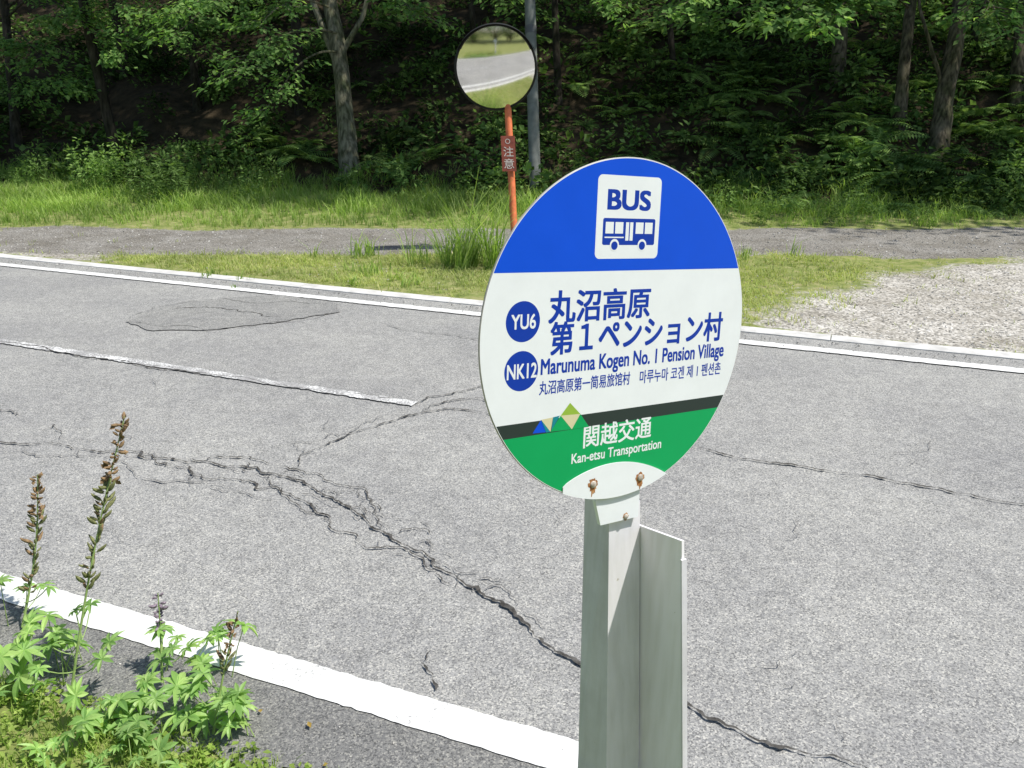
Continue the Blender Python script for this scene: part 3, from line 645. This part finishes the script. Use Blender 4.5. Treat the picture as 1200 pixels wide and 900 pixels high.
def secp(u_,v_a,v_b,z2): return [(u_,v_a,zf-.008),(u_,v_b,z2),(u_+th_,v_b,z2),(u_+th_,v_a,zf-.008)]
loft(mb,[secp(Bp[0]+g_,pn1[0],pn2[0],pn2[1]),secp(B9[0]+g_,v9,v9,pn9[1]),secp(B9[0]+g_,-1.95,-1.95,pn9[1])],0,True)
def secl(u_,v_,z2): return [(u_-.0006,v_,z2+.0004),(u_-.0006,v_,z2+.0035),(u_+.010,v_,z2+.0035),(u_+.010,v_,z2+.0004)]
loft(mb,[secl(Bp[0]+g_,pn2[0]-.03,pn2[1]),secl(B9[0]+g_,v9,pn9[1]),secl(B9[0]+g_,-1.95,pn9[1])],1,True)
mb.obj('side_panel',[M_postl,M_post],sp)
aL=uv(659,571);aR=uv(782,557); tpv=uv(716,543)
xs=np.linspace(aL[0],aR[0],40); k_=(xs-aL[0])/(aR[0]-aL[0])
basev=aL[1]+(aR[1]-aL[1])*k_
upc=basev+(tpv[1]-(aL[1]+aR[1])/2)*np.sin(np.pi*k_)**.75
dn_=-np.sqrt(np.maximum((R+.001)**2-xs**2,0)); dn_=np.minimum(dn_,upc-.0005)
tl=uv(700,585)[0]; tr_=uv(751,583)[0]
v=[(x,y_,z) for z in (.0005,.002) for x,y_ in list(zip(xs,upc))+list(zip(xs[::-1],dn_[::-1]))]; n=80
f=[tuple(range(n,2*n))[::-1],tuple(range(n))]+[(i,(i+1)%n,n+(i+1)%n,n+i) for i in range(n)]
pyobj('bracket_cap',v,f,[S_wh],sg)
tb=uv(725,612)[1]
v=[(x,y_,z) for z in (-.011,-.0035) for x,y_ in ((tl+.012,tb),(tr_,tb),(tr_,-R*.9),(tl-.0,-R*.9),(tl-.0,-R*1.02))]; n=5
pyobj('bracket_tongue',v,[tuple(range(n,2*n)),tuple(range(n))[::-1]]+[(i,(i+1)%n,n+(i+1)%n,n+i) for i in range(n)],[S_wh],sg)
def bolt(c,z,r=.0055):
    m_=MB()
    pr=[(r,0),(r,.0012),(r*.7,.0022),(0.0003,.0026)]; n=20; an=np.linspace(0,2*np.pi,n,endpoint=False)
    v=[(c[0]+rr*math.cos(t),c[1]+rr*math.sin(t),z+zz) for rr,zz in pr for t in an]; f=[(i*n+j,i*n+(j+1)%n,(i+1)*n+(j+1)%n,(i+1)*n+j) for i in range(3) for j in range(n)]
    m_.add(v,f,0,True); m_.obj('bolt',[M_bolt],sg)
def stain(c,r,z,drip=1.6):
    pts=[]
    for t in np.linspace(0,2*np.pi,40,endpoint=False):
        q=r*(1+.12*random.gauss(0,1)); yy=math.sin(t); pts.append((c[0]+q*math.cos(t)*(.75 if yy<-.3 else 1),c[1]+q*yy*(drip if yy<0 else 1)))
    flatpoly('rust_stain',pts,z,M_rust)
for q in ((694,567),(749,559)):
    c=uv(*q); stain(c,.0088,.0022,1.8); bolt(c,.0023)
c=uv(735,606); stain(c,.0055,-.0033,1.2); bolt(c,-.0032,.0042)
# ------------------------------------------------------------ lupines
def lupleaf(seed,n=9):
    q=np.random.default_rng(seed); m_=MB()
    for k in range(n):
        a=(k+.5)/n*5.6+.35; L=q.uniform(.8,1.05)*(1 if 1<k<n-2 else .8); d=np.array([math.cos(a),math.sin(a),0]); sd=np.array([-d[1],d[0],0]); up=q.uniform(-.05,.40)
        t=np.linspace(0,1,6); wd_=.135*np.array([.15,.62,1,.95,.6,.05]); z=up*t-.35*t*t
        mid=d[None]*(t*L)[:,None]+np.array([0,0,1.])*z[:,None]*L
        v=np.concatenate([mid+sd*wd_[:,None]+np.array([0,0,1.])*wd_[:,None]*.45,mid,mid-sd*wd_[:,None]+np.array([0,0,1.])*wd_[:,None]*.45]); i=np.arange(5)
        m_.add(v,np.r_[np.stack([i,i+1,6+i+1,6+i],-1),np.stack([6+i,6+i+1,12+i+1,12+i],-1)],0,False)
    return m_.arr()
lp=[lupleaf(k,n) for k,n in enumerate((8,9,10,11))]
def lupine(name,bx,by,tx,ty,kind,rad,podfrom,nleaf=6,dz=0,topmat=2):
    b0=ground(bx,by,.02); dep=float((b0-C0)@FW); tp=W(tx,ty,dep+dz); root=empty(name,tuple(b0)); d=tp-b0
    t=np.linspace(0,1,16)[:,None]; bend=np.array([random.uniform(-.02,.02),random.uniform(-.02,.02),0]); pts=d*t+bend*np.sin(t*np.pi)
    m_=MB(); v,f=tube(pts,np.linspace(.0055,.002,16),7); m_.add(v,f,0,True)
    n=int(24*(1-podfrom)*np.linalg.norm(d)/.45)
    for k in range(n):
        u=podfrom+(1-podfrom)*(k+random.uniform(-.3,.3))/n; c=d*u+bend*math.sin(u*np.pi); green=u<podfrom+(1-podfrom)*kind
        for w in range(3):
            if random.random()<(.25 if green else .2): continue
            a=k*2.4+w*2.1+random.uniform(-.4,.4); dr=np.array([math.cos(a),math.sin(a),random.uniform(.4,1.4) if green else random.uniform(-.3,1.0)]); dr/=np.linalg.norm(dr)
            L=rad*random.uniform(.55,1.25); c2=c+np.array([0,0,random.uniform(-.008,.008)])
            if green: mt=1 if random.random()<.8 else topmat; r=L*.17
            else: mt=topmat; L*=.66; r=L*.24
            ped=c2+dr*L*.25
            v,f=tube(np.linspace(c2,ped,3),[.0009]*3,3); m_.add(v,f,0)
            pp=ped+np.outer([.0,.25,.55,.85,1.0],dr)*L+np.outer(np.array([0,.0,.03,.1,.22])*L,[0,0,1.])
            v,f=tube(pp,[r*.3,r*.95,r,r*.65,r*.1],5); m_.add(v,f,mt,True)
            if not green and random.random()<.8:
                q=ped+dr*L*.4; v,f=leafs(q[None],rng.normal(size=(1,3)),rng.normal(size=(1,3)),L*.9,L*.35); m_.add(v,f,topmat)
    m_.obj('seed_spike',[M_stem,M_podg,M_podb,M_podp],root)
    l=MB()
    for k in range(nleaf):
        u=random.uniform(.08,podfrom*.8); a=random.uniform(0,6.28); c=d*u; L=random.uniform(.06,.13); e=c+np.array([math.cos(a)*L,math.sin(a)*L,L*.7])
        v,f=tube(np.linspace(c,e,5)+np.outer(np.sin(np.linspace(0,np.pi,5)),[0,0,-.015]),[.0022]*5,4); l.add(v,f,1)
        scatter(l,lp[k%4],e[None],np.array([random.uniform(.045,.075)]),0,.3)
    l.obj('leaves',[M_lup,M_stem],root)
lupine('lupine_plant',82,822,146,488,.62,.042,.40,6)
lupine('lupine_plant',26,735,44,556,.62,.042,.22,3)
lupine('lupine_plant',190,800,185,695,.0,.040,.5,4,topmat=3)
lupine('lupine_plant',250,860,279,716,.3,.036,.5,5)
lm=MB()
def addleaf(x,y,h,s):
    z0=height(x,y); a=rng.uniform(0,6.28); q=rng.uniform(0,.09); b0=np.array([x,y,z0]); e=np.array([x+q*math.cos(a),y+q*math.sin(a),z0+h])
    v,f=tube(np.array([b0,b0*.5+e*.5+np.array([0,0,h*.1]),e]),[.0025,.002,.0018],4); lm.add(v,f,1)
    scatter(lm,lp[rng.integers(4)],e[None],np.array([s]),0,.4)
n=1300; x=rng.uniform(-3.4,-.35,n); y=rng.uniform(1.2,3.4,n); s,t=st(x,y)
k=rng.uniform(size=n)<(t<1.70)*(t>.8)*np.clip(.46+.7*noise(x,y,3.2,3)+.2*sm(1.2,2.4,-x),0,1)*sm(.7,1.25,-x)
for a,b_ in zip(x[k],y[k]):
    lim=.04+.18*sm(.9,2.0,-a)
    addleaf(a,b_,rng.uniform(.02,max(.05,lim)),rng.uniform(.025,.075))
for (px,py,n,h0,h1,sp_) in [(225,795,9,.08,.22,.08),(170,850,8,.05,.16,.1),(280,850,7,.05,.15,.06),(30,800,10,.1,.26,.1),(60,790,8,.1,.28,.08),(210,870,7,.04,.12,.09),(-25,735,8,.14,.28,.06),(130,860,7,.04,.12,.1)]:
    for k in range(n):
        w_=ground(px,py,0.02)+rng.normal(0,sp_,3); addleaf(w_[0],w_[1],rng.uniform(h0,h1),rng.uniform(.045,.095))
lm.obj('lupine_foliage',[M_lup,M_stem])
ng=MB()
for k in range(4):
    n=2600; x=rng.uniform(-4,1.2,n); y=rng.uniform(.2,4,n); s,t=st(x,y); kk=(t<1.76+.04*noise(x,y,6,4))&(t>.3)&(rng.uniform(size=n)<.85); x=x[kk];y=y[kk]
    scatter(ng,tuft(9,.06,.0017,.022,40+k,.8),np.stack([x,y,height(x,y)-.004],-1),rng.uniform(.5,1.4,len(x)),0,.15)
pr=bushproto(26,.05,.05,.022,77,.35)
n=2600; x=rng.uniform(-4,.2,n); y=rng.uniform(.8,4,n); s,t=st(x,y); kk=(t<1.76+.05*noise(x,y,6,4))&(t>.8); scatter(ng,pr,np.stack([x,y,height(x,y)],-1)[kk],rng.uniform(.6,1.3,kk.sum()),0,.2)
ng.obj('near_grass',[M_cover])
# ------------------------------------------------------------ gravel stones + litter
def rock(seed):
    q=np.random.default_rng(seed); v=np.array([(sx,sy,sz) for sz in(-1,1) for sy in (-1,1) for sx in (-1,1)],float)*q.uniform(.5,1,(8,3))*np.array([1,.8,.6]); f=[(0,2,3,1),(4,5,7,6),(0,1,5,4),(2,6,7,3),(0,4,6,2),(1,3,7,5)]
    m_=MB(); m_.add(v,f); return m_.arr()
gs=MB()
for k in range(5):
    P_=pick(3600,1.8,11,5,12.2,lambda x,y:lot_mask(x,y)**1.5*.8); scatter(gs,rock(k),P_+np.array([0,0,.006]),rng.uniform(.005,.015,len(P_)),0,.3)
    P_=pick(1200,-14,14,11.5,14.6,lambda x,y:path_mask(x,y)*.6); scatter(gs,rock(k),P_+np.array([0,0,.012]),rng.uniform(.006,.014,len(P_)),0,.3)
    P_=pick(700,-9,7,6,12,lambda x,y:dv(x,y)*.6); scatter(gs,rock(k),P_+np.array([0,0,.01]),rng.uniform(.006,.014,len(P_)),0,.3)
    ss=rng.uniform(-12,9,160); tt=7.95+np.abs(rng.normal(0,.12,160))*-1; x,y=xy(ss,tt); scatter(gs,rock(k),np.stack([x,y,np.full_like(x,.012)],-1),rng.uniform(.003,.009,160),0,.3)
    ss=rng.uniform(-5,3,60); tt=rng.uniform(1.72,2.1,60); x,y=xy(ss,tt); scatter(gs,rock(k),np.stack([x,y,np.full_like(x,.009)],-1),rng.uniform(.0015,.004,60),0,.3)
gs.obj('gravel',[M_stone])
ll=MB(); q=[ground(365,858),ground(305,836),ground(385,900),ground(200,872)]
c=np.array(q); c[:,2]=.02; v,f=leafs(c,rng.normal(size=(4,3))*[1,1,.1],np.array([[0,0,1.]]*4),np.array([.035,.02,.02,.02]),.009); ll.add(v,f); ll.obj('fallen_leaves',[leafmat('fallen_leaf',G((.6,.42,.12),(.5,.35,.1)),.2)])
# ------------------------------------------------------------ light, sky, camera
EL,AZ=62,math.degrees(math.atan2(1,-.15))
w=bpy.data.worlds.new('World'); S.world=w; w.use_nodes=True; nt=w.node_tree; bg=nt.nodes['Background']; sk=nt.nodes.new('ShaderNodeTexSky'); sk.sky_type='NISHITA'; sk.sun_disc=False
sk.sun_elevation=math.radians(EL); sk.sun_rotation=math.radians(AZ); nt.links.new(sk.outputs[0],bg.inputs[0]); bg.inputs[1].default_value=.15
l=bpy.data.lights.new('sun','SUN'); l.energy=5; l.angle=math.radians(1.0); l.color=(1,.96,.89); so=bpy.data.objects.new('sun',l); link(so)
sd=Vector((math.sin(math.radians(AZ))*math.cos(math.radians(EL)),math.cos(math.radians(AZ))*math.cos(math.radians(EL)),math.sin(math.radians(EL)))); so.rotation_euler=sd.to_track_quat('Z','Y').to_euler(); so.location=(5,0,12)
cam=bpy.data.cameras.new('camera'); cam.sensor_width=36; cam.lens=F/1200*36; cam.clip_end=1500; cam.clip_start=.05; co=bpy.data.objects.new('camera',cam); link(co); co.location=tuple(C0); co.rotation_euler=(math.radians(90)-P,0,0); S.camera=co
